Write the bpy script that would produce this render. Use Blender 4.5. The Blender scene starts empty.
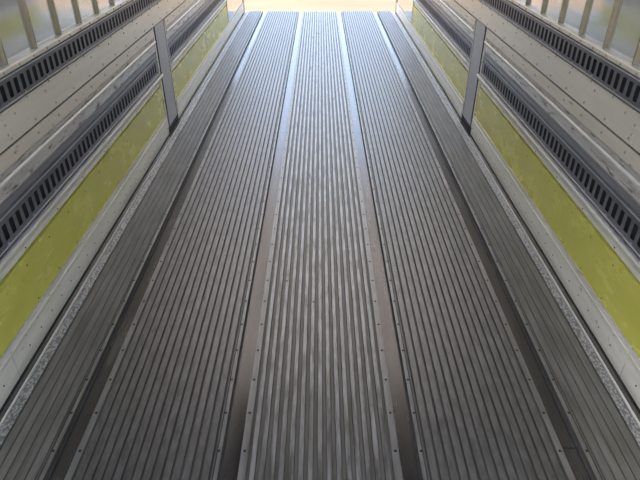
import bpy, bmesh, math, random
from mathutils import Vector
random.seed(7)
SC = bpy.context.scene
COL = SC.collection
H = 1.676            # eye height above the trailer floor
W = 1.232            # half width of the trailer between the kick plates
Y0, YE = -0.5, 9.50  # front and rear end of the body
R = math.radians

# ------------------------------------------------------------------ materials
def _nodes(name):
    m = bpy.data.materials.new(name); m.use_nodes = True
    nt = m.node_tree
    return m, nt, nt.nodes['Principled BSDF']

def mat(name, c1, c2=None, metallic=0.0, rough=0.5, rough2=None, scale=(6, 6, 6), detail=6, contrast=(0.35, 0.65),
        bump=0.0, bscale=None, spots=None, spec=None):
    """principled surface whose colour / roughness wander between two values with a stretched noise"""
    m, nt, b = _nodes(name)
    N, L = nt.nodes, nt.links
    geo = N.new('ShaderNodeNewGeometry')
    mp = N.new('ShaderNodeMapping'); mp.inputs['Scale'].default_value = scale
    L.new(geo.outputs['Position'], mp.inputs['Vector'])
    nz = N.new('ShaderNodeTexNoise'); nz.inputs['Scale'].default_value = 1.0
    nz.inputs['Detail'].default_value = detail; nz.inputs['Roughness'].default_value = 0.65
    L.new(mp.outputs[0], nz.inputs['Vector'])
    rp = N.new('ShaderNodeMapRange')
    rp.inputs['From Min'].default_value, rp.inputs['From Max'].default_value = contrast
    L.new(nz.outputs['Fac'], rp.inputs['Value'])
    mx = N.new('ShaderNodeMix'); mx.data_type = 'RGBA'
    mx.inputs['A'].default_value = (*c1, 1); mx.inputs['B'].default_value = (*(c2 or c1), 1)
    L.new(rp.outputs[0], mx.inputs['Factor'])
    col = mx.outputs['Result']
    if spots:                                   # dark specks of dirt
        sc, thr, scol = spots
        mp2 = N.new('ShaderNodeMapping'); mp2.inputs['Scale'].default_value = sc
        L.new(geo.outputs['Position'], mp2.inputs['Vector'])
        n2 = N.new('ShaderNodeTexNoise'); n2.inputs['Scale'].default_value = 1; n2.inputs['Detail'].default_value = 3
        L.new(mp2.outputs[0], n2.inputs['Vector'])
        r2 = N.new('ShaderNodeMapRange'); r2.inputs['From Min'].default_value = thr; r2.inputs['From Max'].default_value = thr + .1
        L.new(n2.outputs['Fac'], r2.inputs['Value'])
        m2 = N.new('ShaderNodeMix'); m2.data_type = 'RGBA'
        L.new(r2.outputs[0], m2.inputs['Factor']); L.new(col, m2.inputs['A']); m2.inputs['B'].default_value = (*scol, 1)
        col = m2.outputs['Result']
    L.new(col, b.inputs['Base Color'])
    b.inputs['Metallic'].default_value = metallic
    if spec is not None: b.inputs['Specular IOR Level'].default_value = spec
    if rough2 is None:
        b.inputs['Roughness'].default_value = rough
    else:
        rr = N.new('ShaderNodeMapRange'); rr.inputs['To Min'].default_value = rough; rr.inputs['To Max'].default_value = rough2
        L.new(rp.outputs[0], rr.inputs['Value']); L.new(rr.outputs[0], b.inputs['Roughness'])
    if bump:
        mb = N.new('ShaderNodeMapping'); mb.inputs['Scale'].default_value = bscale or scale
        L.new(geo.outputs['Position'], mb.inputs['Vector'])
        nb = N.new('ShaderNodeTexNoise'); nb.inputs['Scale'].default_value = 1; nb.inputs['Detail'].default_value = 4
        L.new(mb.outputs[0], nb.inputs['Vector'])
        bp = N.new('ShaderNodeBump'); bp.inputs['Strength'].default_value = bump; bp.inputs['Distance'].default_value = .004
        L.new(nb.outputs['Fac'], bp.inputs['Height']); L.new(bp.outputs[0], b.inputs['Normal'])
    return m

M = {}
M['rib'] = mat('worn_aluminium_rib', (.17, .164, .155), (.32, .313, .305), .85, .34, .50, (36, 11, 36), 5, (.28, .72),
               .25, (60, 25, 60), ((70, 9, 70), .66, (.13, .125, .11)))
M['rib_centre'] = mat('polished_worn_rib', (.19, .185, .175), (.43, .425, .43), .8, .30, .48, (36, 5, 36), 4, (.36, .64),
               .25, (60, 25, 60), ((22, 4, 22), .60, (.17, .166, .16)))
M['groove'] = mat('dirty_groove', (.15, .143, .118), (.25, .24, .205), .7, .45, .6, (25, 4, 25), 6, (.35, .65))
M['groove_pale'] = mat('pale_groove', (.12, .115, .10), (.20, .193, .175), .7, .5, .65, (25, 4, 25), 6, (.35, .65))
M['dark_edge'] = mat('flat_dark_edge', (.045, .042, .036), (.075, .07, .06), .1, .65, None, (25, 4, 25))  # flat dark tone; on the channels it paints the recess wall's shade
M['edge_plank'] = mat('dull_outer_rib', (.16, .152, .143), (.29, .28, .268), .65, .42, .54, (30, 3, 30), 8, (.35, .68), .25, (60, 25, 60))
M['channel'] = mat('dark_channel_steel', (.125, .118, .112), (.19, .18, .17), .85, .20, .30, (14, 1.2, 14), 6, (.3, .7))
M['land'] = mat('channel_flange', (.25, .243, .23), (.37, .362, .35), .8, .38, .5, (30, 4, 30), 6, (.35, .65))
M['screw'] = mat('dark_screw_head', (.02, .02, .02), (.035, .035, .03), .3, .5)
M['rivet'] = mat('wall_rivet', (.36, .345, .30), (.46, .44, .39), .4, .35, None, (9, 9, 9))
M['plate'] = mat('grey_beige_painted_plate', (.66, .61, .50), (.78, .73, .62), .2, .30, .42, (2.5, 1.4, 14), 8, (.3, .7),
                 .08, (30, 8, 60), ((30, 12, 30), .69, (.24, .22, .17)))
M['tan'] = mat('tan_strip', (.62, .56, .44), (.74, .69, .58), .2, .34, .45, (4, 2, 20), 8, (.3, .7), 0, None, ((30, 9, 30), .66, (.22, .19, .13)))
M['bare'] = mat('bare_grey_metal', (.48, .46, .425), (.62, .60, .565), .4, .30, .45, (4, 2.5, 20), 7, (.3, .7), 0, None, ((30, 10, 60), .56, (.2, .18, .13)))
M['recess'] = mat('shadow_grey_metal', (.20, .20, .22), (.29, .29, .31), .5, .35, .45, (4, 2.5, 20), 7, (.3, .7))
M['bright'] = mat('bright_moulding', (.74, .71, .64), (.86, .83, .77), .3, .33, .45, (6, 3, 10), 7, (.3, .7), 0, None, ((26, 10, 26), .70, (.3, .27, .2)))
M['kick'] = mat('scuffed_kick_plate', (.62, .585, .49), (.80, .76, .66), .25, .32, .46, (6, 2.2, 22), 8, (.32, .68), .1, (40, 8, 60), ((36, 16, 36), .68, (.2, .19, .15)))
M['yellow'] = mat('yellow_panel_paint', (.49, .465, .07), (.60, .565, .11), 0, .22, .30, (7, 3.5, 7), 9, (.3, .7), .06, (50, 20, 50), ((24, 9, 18), .66, (.40, .375, .08)), .8)
M['rail'] = mat('dark_blue_grey_rail', (.12, .12, .135), (.19, .19, .21), .5, .38, .5, (6, 4, 20), 6, (.3, .7), 0, None, ((40, 20, 40), .68, (.3, .29, .27)))
M['rail_edge'] = mat('rail_edge_worn', (.44, .44, .45), (.56, .555, .56), .5, .4, .5, (6, 6, 20), 6)
M['lining'] = mat('roof_lining', (.16, .14, .12), (.20, .18, .155), 0, .6)
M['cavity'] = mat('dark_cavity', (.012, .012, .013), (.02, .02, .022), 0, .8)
M['sheet'] = mat('polished_wall_sheet', (.60, .62, .63), (.74, .755, .76), .75, .08, .16, (1.5, 1.5, 1.5), 5, (.3, .7), .08, (3, 3, 3))
M['post'] = mat('olive_post', (.24, .215, .14), (.32, .29, .20), .35, .30, .4, (10, 10, 6), 7)
M['cover'] = mat('grey_post_cover', (.36, .36, .36), (.45, .45, .45), .3, .42, .5, (14, 14, 30), 8, (.3, .7))
M['dark'] = mat('black_gap', (.015, .015, .014), (.03, .03, .027), 0, .75)  # near-black for joints and seals, also paints the shade inside open gaps
M['mirror'] = mat('mirror_polished_steel', (.80, .80, .80), (.86, .86, .85), 1.0, .06, .10, (1, 1, 1))
M['floor'] = mat('sub_floor', (.05, .05, .05), (.07, .07, .065), 0, .8)
M['ground'] = mat('sunlit_sandy_yard', (.19, .120, .062), (.24, .162, .09), 0, .9, None, (.35, 1.1, 1), 8, (.3, .7))

# translucent roof skin: unseen, translucency added to brighten the interior
m, nt, b = _nodes('translucent_roof_skin')
N, L = nt.nodes, nt.links
df = N.new('ShaderNodeBsdfDiffuse'); df.inputs['Color'].default_value = (.55, .53, .49, 1)
tr = N.new('ShaderNodeBsdfTranslucent'); tr.inputs['Color'].default_value = (.64, .575, .49, 1)
ms = N.new('ShaderNodeMixShader'); ms.inputs['Fac'].default_value = .42
L.new(df.outputs[0], ms.inputs[1]); L.new(tr.outputs[0], ms.inputs[2])
L.new(ms.outputs[0], N['Material Output'].inputs['Surface']); N.remove(b)
M['roof'] = m

# knurled tread of the floor's edge strips
m, nt, b = _nodes('knurled_edge')
N, L = nt.nodes, nt.links
g = N.new('ShaderNodeNewGeometry'); mp = N.new('ShaderNodeMapping'); mp.inputs['Scale'].default_value = (130, 75, 1)
L.new(g.outputs['Position'], mp.inputs['Vector'])
vo = N.new('ShaderNodeTexVoronoi'); vo.inputs['Scale'].default_value = 1.0; L.new(mp.outputs[0], vo.inputs['Vector'])
mx = N.new('ShaderNodeMix'); mx.data_type = 'RGBA'
mx.inputs['A'].default_value = (.62, .615, .62, 1); mx.inputs['B'].default_value = (.24, .24, .24, 1)
mr = N.new('ShaderNodeMapRange'); mr.inputs['From Min'].default_value = .2; mr.inputs['From Max'].default_value = .7
L.new(vo.outputs['Distance'], mr.inputs['Value']); L.new(mr.outputs[0], mx.inputs['Factor'])
L.new(mx.outputs['Result'], b.inputs['Base Color']); b.inputs['Metallic'].default_value = .7; b.inputs['Roughness'].default_value = .42
bp = N.new('ShaderNodeBump'); bp.inputs['Strength'].default_value = .6; bp.inputs['Distance'].default_value = .003; bp.invert = True
L.new(vo.outputs['Distance'], bp.inputs['Height']); L.new(bp.outputs[0], b.inputs['Normal'])
M['knurl'] = m

# ------------------------------------------------------------------ helpers
def zz(za, p):
    """height on a surface standing p proud of the wall line"""
    return H - (H - za) * (W - p) / W

def prism(bm, pts, y0, y1, fm=None):
    """closed prism along Y from an (x, z) outline; fm gives the material slot of each side"""
    a = [bm.verts.new((x, y0, z)) for x, z in pts]
    c = [bm.verts.new((x, y1, z)) for x, z in pts]
    n = len(pts)
    for i in range(n):
        j = (i + 1) % n
        f = bm.faces.new((a[i], a[j], c[j], c[i]))
        if fm: f.material_index = fm[i] if i < len(fm) else 0
    bm.faces.new(a[::-1]); bm.faces.new(c)

def box(bm, x0, x1, y0, y1, z0, z1, slot=0):
    v = [bm.verts.new((x, y, z)) for x in (x0, x1) for y in (y0, y1) for z in (z0, z1)]
    for q in ((0, 1, 3, 2), (4, 6, 7, 5), (0, 4, 5, 1), (2, 3, 7, 6), (0, 2, 6, 4), (1, 5, 7, 3)):
        bm.faces.new([v[i] for i in q]).material_index = slot

def wall_prof(s, prof, back=-.055):
    """(p, apparent z) outline on side s -> closed (x, z) outline"""
    pts = [(s * (W - p), zz(z, p)) for p, z in prof]
    zt, zb = pts[-1][1], pts[0][1]
    return pts + [(s * (W - back), zt), (s * (W - back), zb)]

def put(name, bm, mats, parent=None, bevel=0, smooth=False):
    """link a mesh built in world coordinates; its origin moves to its base centre"""
    bmesh.ops.recalc_face_normals(bm, faces=bm.faces[:])
    xs = [v.co.x for v in bm.verts]; ys = [v.co.y for v in bm.verts]; zs = [v.co.z for v in bm.verts]
    o = Vector(((min(xs) + max(xs)) / 2, (min(ys) + max(ys)) / 2, min(zs)))
    bmesh.ops.translate(bm, verts=bm.verts[:], vec=-o)
    me = bpy.data.meshes.new(name); bm.to_mesh(me); bm.free()
    for mm in (mats if isinstance(mats, list) else [mats]): me.materials.append(mm)
    if smooth:
        for f in me.polygons: f.use_smooth = True
    ob = bpy.data.objects.new(name, me); COL.objects.link(ob)
    world = o
    if parent is not None:
        ob.parent = parent
        q = parent; off = Vector((0, 0, 0))
        while q is not None: off += q.location; q = q.parent
        ob.location = world - off
    else:
        ob.location = world
    if bevel:
        b = ob.modifiers.new('bevel', 'BEVEL'); b.width = bevel; b.segments = 2; b.limit_method = 'ANGLE'
    return ob

def tag(o, label, cat, group=None):
    o['label'] = label; o['category'] = cat
    if group: o['group'] = group
    return o

def thing(name, loc, label, cat, group=None):
    e = bpy.data.objects.new(name, None); e.empty_display_size = .1
    COL.objects.link(e); e.location = loc
    return tag(e, label, cat, group)

def struct(o):
    o['kind'] = 'structure'; return o

def sname(s): return 'left' if s < 0 else 'right'

# fasteners: one mesh per kind, shared by every copy
def dome_mesh(name, r, h, m, axis):
    bm = bmesh.new(); rings = []
    for rr, hh in ((r, -.001), (r, h * .25), (r * .72, h * .75), (r * .3, h)):
        rings.append([bm.verts.new((rr * math.cos(k * math.tau / 10), rr * math.sin(k * math.tau / 10), hh)) for k in range(10)])
    for a, c in zip(rings, rings[1:]):
        for k in range(10): bm.faces.new((a[k], a[(k + 1) % 10], c[(k + 1) % 10], c[k]))
    bm.faces.new(rings[-1]); bm.faces.new(rings[0][::-1])
    for v in bm.verts:
        x, y, z = v.co
        if axis == 'L': v.co = (z, y, x)
        if axis == 'R': v.co = (-z, y, x)
    bmesh.ops.recalc_face_normals(bm, faces=bm.faces[:])
    me = bpy.data.meshes.new(name); bm.to_mesh(me); bm.free(); me.materials.append(m)
    for f in me.polygons: f.use_smooth = True
    return me
SCREW = dome_mesh('screw', .0055, .0016, M['screw'], 'Z')
RIVET = {-1: dome_mesh('rivet', .0062, .004, M['rivet'], 'L'), 1: dome_mesh('rivet', .0062, .004, M['rivet'], 'R')}
DOT = {-1: dome_mesh('rivet_dark', .0045, .002, M['screw'], 'L'), 1: dome_mesh('rivet_dark', .0045, .002, M['screw'], 'R')}

def fastener(name, me, world, parent):
    o = bpy.data.objects.new(name, me); COL.objects.link(o); o.parent = parent
    q = parent; off = Vector((0, 0, 0))
    while q is not None: off += q.location; q = q.parent
    o.location = Vector(world) - off
    return o

def rivet_row(s, p, za, y0, y1, step, parent, phase=2.043, dark=False, skip=0.0):
    k0 = math.ceil((y0 + .02 - phase) / step); y = phase + k0 * step
    while y < y1 - .02:
        if random.random() >= skip:
            fastener('rivet', (DOT if dark else RIVET)[s], (s * (W - p), y, zz(za, p)), parent)
        y += step

# ------------------------------------------------------------------ floor
bm = bmesh.new(); box(bm, -1.30, 1.30, Y0, YE - .01, -.11, -.032)
struct(put('floor', bm, M['floor']))

def ribbed(x0, x1, n, top=.57, depth=.009, flip=False):
    """outline of an extruded plank with n flat ribs, and the material slot of each side"""
    pts, sl = [(x0, -.032), (x0, -depth)], [0]
    pitch = (x1 - x0) / n
    for i in range(n):
        a = x0 + i * pitch + pitch * (1 - top) / 2; c = a + pitch * top
        e = .0015
        pts += [(a, -depth), (a + .0008, -e), (a + e + .0008, 0), (c - e - .0008, 0), (c - .0008, -e), (c, -depth)]
    pts += [(x1, -depth), (x1, -.032)]
    for i in range(1, len(pts)):
        z0, z1 = pts[i][1], pts[(i + 1) % len(pts)][1]
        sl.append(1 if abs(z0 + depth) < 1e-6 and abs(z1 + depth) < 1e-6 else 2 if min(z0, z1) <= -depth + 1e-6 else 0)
    return pts, sl

PLANKS = [(-.249, .249, 15, .60, .009, 'rib_centre', 'widest ribbed aluminium floor plank in the middle, worn bright along its ribs'),
          (-.835, -.373, 14, .80, .008, 'rib', 'grey ribbed aluminium floor plank between the two left-hand floor channels'),
          (.373, .835, 14, .80, .008, 'rib', 'grey ribbed aluminium floor plank between the two right-hand floor channels'),
          (-1.138, -.962, 5, .90, .004, 'edge_plank', 'narrow dull ribbed floor plank between left edge strip and outermost left channel'),
          (.962, 1.138, 5, .90, .004, 'edge_plank', 'narrow dull ribbed floor plank between right edge strip and outermost right channel')]
for x0, x1, n, top, dep, mk, lab in PLANKS:
    bm = bmesh.new(); pts, sl = ribbed(x0 + .0006, x1 - .0006, n, top, dep)
    prism(bm, pts, Y0, YE, sl)
    o = tag(put('floor_plank', bm, [M[mk], M['groove' if mk == 'rib_centre' else 'groove_pale'], M['dark_edge']]), lab, 'floor plank', 'ribbed floor planks')  # rib sides drawn in a flat dark tone
    if mk == 'rib_centre':                      # two screws driven through the middle plank
        for x, y in ((-.169, 2.217), (-.0305, 2.05)): fastener('screw', SCREW, (x, y, 0), o)

CH = [(-.280, -.348, -.249, -.373, 'smooth recessed floor channel with screws on the left side of the middle plank'),
      (.280, .348, .249, .373, 'smooth recessed floor channel with screws on the right side of the middle plank'),
      (-.864, -.936, -.835, -.962, 'dark recessed floor channel nearest the left wall, unbroken to the near edge'),
      (.864, .936, .835, .962, 'dark recessed floor channel nearest the right wall, with a crosswise joint near the camera')]
for ra, rb, la, lb, lab in CH:
    s = 1 if ra > 0 else -1
    root = thing('floor_channel', ((la + lb) / 2, 4.3, -.032), lab, 'floor channel', 'recessed floor channels')
    A, B, C_, D_ = [abs(v) for v in (la, ra, rb, lb)]
    o = .0006
    bm = bmesh.new()
    out = [(A + o, -.032), (A + o, -.010), (A + .004, -.010), (A + .005, 0), (B - .001, 0), (B, -.001), (B + .0005, -.025), (C_ - .006, -.025), (C_ - .0005, -.024), (C_, -.001), (C_ + .001, 0),
           (D_ - .011, 0), (D_ - .010, -.010), (D_ - .007, -.010), (D_ - .006, 0), (D_ - .003, 0), (D_ - .002, -.010), (D_ - o, -.010), (D_ - o, -.032)]
    sl = [0, 2, 0, 0, 0, 1, 1, 3, 3, 0, 0, 0, 2, 0, 0, 0, 2, 0, 0]  # last slot paints shade onto the recess's outer wall and corner
    prism(bm, [(s * x, z) for x, z in out], Y0, YE, sl)
    put('channel_body', bm, [M['land'], M['channel'], M['groove'], M['dark_edge']], root)
    for k in range(50):
        y = 1.22 + .167 * k
        if y > 9.46: break
        for x in (B - .0125, C_ + .0105):
            fastener('screw', SCREW, (s * x, y, 0), root)
    if s > 0 and A > .6:
        bm = bmesh.new(); box(bm, B + .002, C_ - .002, 1.245, 1.252, -.0255, -.0235)
        put('joint', bm, M['dark'], root)

for s in (-1, 1):
    root = thing('edge_strip', (s * 1.182, 4.3, -.032), 'knurled light metal strip along the floor edge at the %s wall' % sname(s), 'edge strip', 'knurled floor edge strips')
    bm = bmesh.new()
    out = [(1.1386, -.032), (1.1386, -.008), (1.143, -.008), (1.144, -.001), (1.181, -.001), (1.182, -.007), (1.187, -.007), (1.188, .003), (1.193, .003), (1.194, -.006),
           (1.2165, -.006), (1.2165, -.032)]
    sl = [0, 2, 0, 1, 0, 2, 4, 4, 4, 3, 0, 0]
    prism(bm, [(s * x, z) for x, z in out], Y0, YE, sl)
    put('strip_body', bm, [M['land'], M['knurl'], M['groove'], M['channel'], M['bright']], root)

# ------------------------------------------------------------------ side walls
YP0, YP1 = 4.225, 4.585     # the grey post cover
YM = 7.80                 # where the mirror-polished end panel begins
BAYS = [(Y0 + .02, YP0, 'near'), (YP1, YM, 'far')]

def slotted_plate(bm, s, p, z0, z1, h0, h1, y0, y1, pitch=.0565, wid=.032, phase=2.02, th=.003):
    """plate at p proud of the wall line, with a row of upright slots cut through"""
    x = s * (W - p); xb = s * (W - p + th)
    Z0, Z1, A, B = [zz(v, p) for v in (z0, z1, h0, h1)]
    k0 = math.floor((y0 - phase) / pitch) + 1
    k1 = math.floor((y1 - phase) / pitch)
    ya, yb = phase + k0 * pitch, phase + k1 * pitch
    def quad(*c, slot=0):
        bm.faces.new([bm.verts.new(q) for q in c]).material_index = slot
    for a, c in ((y0, ya), (yb, y1)):
        if c - a > 1e-4: quad((x, a, Z0), (x, c, Z0), (x, c, Z1), (x, a, Z1))
    ch = .0045
    for k in range(k1 - k0):
        a = ya + k * pitch; c = a + pitch
        l, r = a + (pitch - wid) / 2, c - (pitch - wid) / 2
        hp = [(l + ch, A), (r - ch, A), (r, A + ch), (r, B - ch), (r - ch, B), (l + ch, B), (l, B - ch), (l, A + ch)]
        cn = [(a, Z0), (c, Z0), (c, Z1), (a, Z1)]
        hv = [bm.verts.new((x, yy, z)) for yy, z in hp]; hb = [bm.verts.new((xb, yy, z)) for yy, z in hp]
        cv = [bm.verts.new((x, yy, z)) for yy, z in cn]
        for i in range(4):
            j = (i + 1) % 4
            bm.faces.new((hv[2 * i], hv[2 * i + 1], cv[j], cv[i]))
            bm.faces.new((hv[2 * i + 1], hv[(2 * i + 2) % 8], cv[j]))
        for i in range(8):
            j = (i + 1) % 8
            bm.faces.new((hv[i], hv[j], hb[j], hb[i])).material_index = 1

def rail(s, p, z0, zs0, h0, h1, z1, y0, y1, loc, lab, group, rivets):
    root = thing('slotted_rail', loc, lab, 'slotted rail', group)
    bm = bmesh.new()
    slotted_plate(bm, s, p, z0, z1, h0, h1, y0, y1)
    bmesh.ops.remove_doubles(bm, verts=bm.verts[:], dist=1e-5)
    put('rail_face', bm, [M['rail'], M['cavity']], root)
    # raised upper lip and the lower lip of the pressing
    bm = bmesh.new()
    prism(bm, wall_prof(s, [(p, z1), (p + .005, z1 + .001), (p + .005, z1 + .006), (p, z1 + .007)], p - .03), y0, y1)
    put('rail_lip', bm, M['rail_edge'], root)
    bm = bmesh.new()
    zl = zz(z0, p) + .0075
    prism(bm, [(s * (W - p), zl), (s * (W - p - .004), zl), (s * (W - p - .004), zl + .004), (s * (W - p), zl + .005)], y0, y1)
    put('rail_lip', bm, M['rail_edge'], root)
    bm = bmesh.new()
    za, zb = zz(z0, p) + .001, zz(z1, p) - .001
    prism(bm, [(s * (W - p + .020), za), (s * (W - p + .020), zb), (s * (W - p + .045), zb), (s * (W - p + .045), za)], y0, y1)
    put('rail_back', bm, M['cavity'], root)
    for za in rivets:
        rivet_row(s, p, za, max(y0, 1.0), min(y1, 6.5), .226, root)
    return root

for s in (-1, 1):
    side = sname(s)
    # structural sheets
    bm = bmesh.new(); box(bm, s * (W + .075), s * (W + .10), Y0, YE, -.11, 1.0)
    root = struct(bpy.data.objects.new('wall_%s' % side, None)); COL.objects.link(root); root.location = (s * (W + .09), 4.3, -.11)
    put('lower_sheet', bm, M['cavity'], root)
    bm = bmesh.new(); box(bm, s * (W + .0315), s * (W + .10), Y0, YE, 1.0, 2.66)
    put('upper_sheet', bm, M['sheet'], root)

    # kick plates
    bb = struct(bpy.data.objects.new('baseboard_%s' % side, None)); COL.objects.link(bb); bb.location = (s * W, 4.3, 0)
    kp = [(0, -.01), (0, .004), (.000, .100), (.004, .108), (.004, .114), (.000, .120), (.0, .136), (.005, .142), (.005, .149), (-.004, .150)]
    for a, c in ((Y0 + .02, 1.578), (1.583, YP0 - .004), (YP1 + .004, YE - .09)):
        bm = bmesh.new(); prism(bm, wall_prof(s, kp), a, c)
        k = put('kick_plate', bm, M['kick'], bb)
        if c < YP1:
            for za in (.047, .1045): rivet_row(s, 0, za, max(a, 1.02), c, .113, k, 1.93, True)
    # black strip put in the gap between kick plate and floor, painting its shade
    bm = bmesh.new(); box(bm, s * 1.217, s * 1.25, Y0, YE - .06, -.031, -.014)
    struct(put('trim_%d' % (1 if s < 0 else 2), bm, M['dark']))

    for y0, y1, bay in BAYS:
        wh = {'near': 'in front of the grey post', 'far': 'beyond the grey post'}[bay]
        yc = (max(y0, .5) + y1) / 2
        short = {'near': 'before grey post', 'far': 'past grey post'}[bay]
        # yellow panel
        root = thing('scuff_panel', (s * W, yc, .15), 'yellow painted scuff panel low on the %s wall, %s' % (side, wh), 'wall panel', 'yellow scuff panels')
        bm = bmesh.new(); prism(bm, wall_prof(s, [(-.010, .1515), (-.010, .384)]), y0, y1 - .002)
        put('panel_sheet', bm, M['yellow'], root)
        for za in (.17, .345): rivet_row(s, -.010, za, max(y0, 1.0), min(y1, 4.7), .226, root, 2.11, True, .2)
        # bullnose over it
        root = thing('bullnose_moulding', (s * W, yc, .385), 'pale rounded moulding above the yellow panel on the %s wall, %s' % (side, wh), 'moulding', 'rounded mouldings over yellow panels')
        bm = bmesh.new()
        prism(bm, wall_prof(s, [(-.020, .403), (-.020, .424), (-.012, .430), (.012, .4345), (.022, .440), (.026, .446), (.024, .455), (.016, .463), (.004, .470), (-.010, .474)]), y0, y1 - .002, [0]*9)
        put('moulding_body', bm, M['bright'], root)
        rivet_row(s, -.020, .414, max(y0, 1.0), min(y1, 6), .335, root, 1.93, True)
        # lower slotted rail
        rail(s, -.006, .478, .482, .511, .577, .597, y0, y1 - .002, (s * W, yc, .47),
             'dark slotted rail low on %s wall above yellow panel, %s' % (side, wh), 'lower slotted rails', (.492,))
        # stepped moulding over the rail
        root = thing('stepped_moulding', (s * W, yc, .605), 'stepped grey and tan riveted moulding over the lower slotted rail, %s wall, %s' % (side, wh), 'moulding', 'stepped mouldings')
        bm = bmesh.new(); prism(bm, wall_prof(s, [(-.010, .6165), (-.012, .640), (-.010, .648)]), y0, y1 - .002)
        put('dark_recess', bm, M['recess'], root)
        bm = bmesh.new(); prism(bm, wall_prof(s, [(-.012, .649), (-.005, .653), (-.004, .660), (-.007, .663), (-.008, .699)]), y0, y1 - .002)
        put('lower_step', bm, M['bare'], root)
        bm = bmesh.new(); prism(bm, wall_prof(s, [(-.010, .700), (.002, .702), (.008, .708), (.008, .712), (.000, .722), (-.010, .723)]), y0, y1 - .002)
        put('bright_bead', bm, M['bright'], root)
        bm = bmesh.new(); prism(bm, wall_prof(s, [(-.010, .724), (-.008, .744), (-.002, .749)]), y0, y1 - .002)
        put('upper_step', bm, M['bare'], root)
        bm = bmesh.new(); prism(bm, wall_prof(s, [(.000, .750), (.000, .8095)]), y0, y1 - .002)
        tp = put('tan_strip', bm, M['tan'], root)
        rivet_row(s, 0, .779, max(y0, 1.3), min(y1, 7), .218, root)
        rivet_row(s, -.010, .686, max(y0, 1.3), min(y1, 4.7), .218, root, 2.1)

    # grey post cover
    root = thing('post_cover', (s * W, 4.47, .03), 'upright grey post cover between the two yellow panels on the %s wall' % side, 'post', 'grey post covers')
    bm = bmesh.new()
    x1 = s * (W + .06)
    pts = [(YP0 + .002, x1), (YP0 + .002, s * (W + .006)), (YP0 + .045, s * (W + .006)), (YP0 + .046, s * (W + .004)), (YP1 - .046, s * (W + .004)), (YP1 - .045, s * (W + .006)), (YP1 - .002, s * (W + .006)), (YP1 - .002, x1)]
    lo = [bm.verts.new((x, y, .035)) for y, x in pts]; hi = [bm.verts.new((x, y, .812)) for y, x in pts]
    for i in range(8):
        j = (i + 1) % 8; bm.faces.new((lo[i], lo[j], hi[j], hi[i]))
    bm.faces.new(lo); bm.faces.new(hi[::-1])
    put('cover_sheet', bm, M['plate'], root)
    bm = bmesh.new(); box(bm, s * (W + .001), s * (W + .005), YP0 + .050, YP1 - .050, .037, .810)
    put('cover_face', bm, M['cover'], root)
    bm = bmesh.new()
    for y in (YP0 + .034, YP1 - .046): box(bm, s * (W + .0015), s * (W + .02), y, y + .013, .036, .811)
    put('seal_strip', bm, M['dark'], root)
    bm = bmesh.new(); box(bm, s * (W + .001), s * (W + .05), YP0 + .02, YP1 - .02, -.030, .034)
    put('foot_gap', bm, M['dark'], root)  # black block fills the open gap below the post, its shade as colour
    for za in (.12, .26, .42, .56, .70, .79):
        for y in (YP0 + .018, YP1 - .018): fastener('rivet', RIVET[s], (s * (W + .006), y, za), root)

    # flat plate over the seam, in two lengths
    for y0, y1, lab in ((Y0 + .02, 1.998, 'short grey-beige plate between slotted rails at the near end of the %s wall' % side),
                        (2.001, YE - .09, 'long grey-beige riveted plate under the upper slotted rail on the %s wall' % side)):
        root = thing('wall_plate', (s * W, (y0 + y1) / 2, .82), lab, 'wall plate', 'grey-beige wall plates')
        bm = bmesh.new(); prism(bm, wall_prof(s, [(.001, .8185), (.003, .820), (.003, .937), (.007, .939), (.007, .946), (-.008, .948)]), y0, y1)
        put('plate_sheet', bm, M['plate'], root)
        rivet_row(s, .003, .838, max(y0, 1.3), min(y1, 7.5), .218, root)
        rivet_row(s, .003, .915, max(y0, 1.3), min(y1, 7.5), .290, root, 2.12)
        rivet_row(s, .007, .9425, max(y0, 1.3), min(y1, 7.5), .218, root, 2.02)
        if y0 > 1:
            for za in (.86, .90): fastener('rivet', RIVET[s], (s * (W - .003), 2.03, za), root)
    # dark seam behind the gap
    bm = bmesh.new(); prism(bm, wall_prof(s, [(-.008, .809), (-.008, .820)]), Y0, YE - .09)
    struct(put('trim_%d' % (3 if s < 0 else 4), bm, M['dark']))
    # upper rail
    rail(s, -.008, .9485, .95, .974, 1.036, 1.050, Y0 + .02, YE - .09, (s * W, 4.3, .95),
         'upper dark slotted rail running the whole %s wall under the posts' % side, 'upper slotted rails', (.962,))
    # ledge on which the posts stand
    root = thing('ledge', (s * W, 4.3, 1.06), 'pale riveted ledge over the upper slotted rail on the %s wall, carrying the posts' % side, 'ledge', 'wall ledges')
    bm = bmesh.new(); prism(bm, wall_prof(s, [(-.004, 1.062), (.0, 1.064), (.0, 1.080), (-.003, 1.085), (-.031, zz(1.087, 0) + .012)], -.031), Y0 + .02, YE - .09)
    put('ledge_body', bm, M['plate'], root)
    rivet_row(s, 0, 1.072, 1.3, 5, .1345, root, 2.0)
    # posts
    names = ['nearest', 'second', 'third', 'fourth', 'fifth', 'sixth', 'seventh', 'eighth']
    zb = 1.0835
    for k in range(7):
        y = 2.482 + .269 * (k - 1)
        lab = '%s olive post from the near end standing on the %s wall ledge' % (names[k], side)
        bm = bmesh.new()
        xf, xb = s * (W + .0165), s * (W + .0315)
        pts = [(y - .006, xb), (y - .006, xf + s * .002), (y - .005, xf), (y + .006, xf), (y + .010, xf + s * .005), (y + .010, xb)]
        lo = [bm.verts.new((x, yy, zb)) for yy, x in pts]; hi = [bm.verts.new((x, yy, 2.64)) for yy, x in pts]
        for i in range(6):
            j = (i + 1) % 6; bm.faces.new((lo[i], lo[j], hi[j], hi[i]))
        bm.faces.new(lo); bm.faces.new(hi[::-1])
        tag(put('wall_post', bm, M['post']), lab, 'post', 'olive wall posts')
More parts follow.
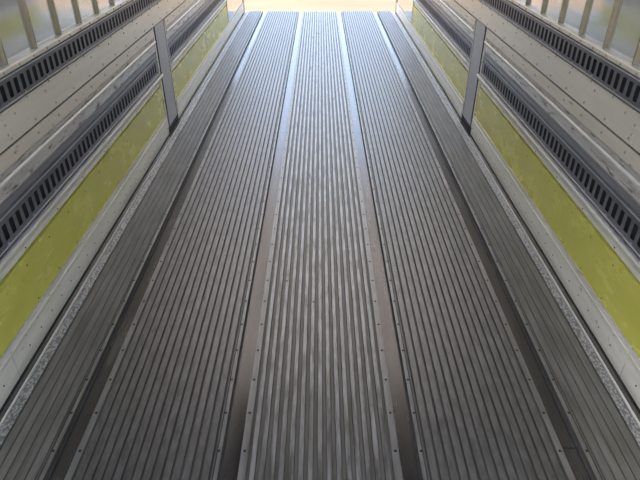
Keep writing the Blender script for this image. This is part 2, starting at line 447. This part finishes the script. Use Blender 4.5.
    # mirror-bright panel at the rear end and the door frame
    bm = bmesh.new(); box(bm, s * (W + .004), s * (W + .05), YM + .004, YE - .09, zz(.1515, 0), .815)
    tag(put('end_panel', bm, M['mirror']), 'mirror-bright metal panel at the rear end of the %s wall past the yellow panel' % side, 'wall panel', 'rear end panels')
    bm = bmesh.new(); box(bm, s * (W - .004), s * (W + .10), YE - .086, YE + .02, -.032, 2.66)
    tag(put('door_frame', bm, M['post'], bevel=.004), 'dark upright frame of the rear opening on the %s side' % side, 'door frame', 'rear door frames')

# ------------------------------------------------------------------ roof, front, yard
bm = bmesh.new(); v = [bm.verts.new(c) for c in ((-1.33, 3.9, 2.66), (1.33, 3.9, 2.66), (1.33, YE, 2.66), (-1.33, YE, 2.66))]
bm.faces.new(v)
struct(put('ceiling', bm, M['roof']))                        # unseen rear roof, made translucent to brighten the interior
bm = bmesh.new(); box(bm, -1.33, 1.33, Y0, 3.898, 2.66, 2.70)
struct(put('ceiling', bm, M['lining']))                      # unseen front roof, closed so the near floor stays darker
bm = bmesh.new(); box(bm, -90, 90, -40, 160, -1.35, -1.25)
struct(put('ground', bm, M['ground']))

# ------------------------------------------------------------------ light
w = bpy.data.worlds.new('sky'); SC.world = w; w.use_nodes = True
nt = w.node_tree; bg = nt.nodes['Background']
sky = nt.nodes.new('ShaderNodeTexSky'); sky.sky_type = 'NISHITA'; sky.sun_disc = False
sky.sun_elevation = R(48); sky.sun_rotation = R(255); sky.air_density = 1.0; sky.dust_density = 3.0
hz = nt.nodes.new('ShaderNodeMix'); hz.data_type = 'RGBA'; hz.blend_type = 'ADD'; hz.inputs['Factor'].default_value = 1
hz.inputs['B'].default_value = (.85, .86, .98, 1)              # bright thin haze over the sky
nt.links.new(sky.outputs[0], hz.inputs['A'])
nt.links.new(hz.outputs['Result'], bg.inputs['Color']); bg.inputs['Strength'].default_value = .6
sl = bpy.data.lights.new('sun', 'SUN'); sl.energy = 2.6; sl.angle = R(.6); sl.color = (1, .93, .82)
so = bpy.data.objects.new('sun', sl); COL.objects.link(so); so.rotation_euler = (R(38), 0, R(-72)); so.location = (0, -3, 8)

# ------------------------------------------------------------------ camera
cd = bpy.data.cameras.new('camera'); cd.sensor_width = 36; cd.lens = 545 * 36 / 640
cd.clip_start = .02; cd.clip_end = 400
co = bpy.data.objects.new('camera', cd); COL.objects.link(co)
co.location = (0, 0, H); co.rotation_euler = (R(90 - 32.8), 0, 0)
SC.camera = co
vs = SC.view_settings
vs.view_transform = 'Standard'; vs.look = 'None'; vs.gamma = 1; vs.use_curve_mapping = False
vs.exposure = 0.55
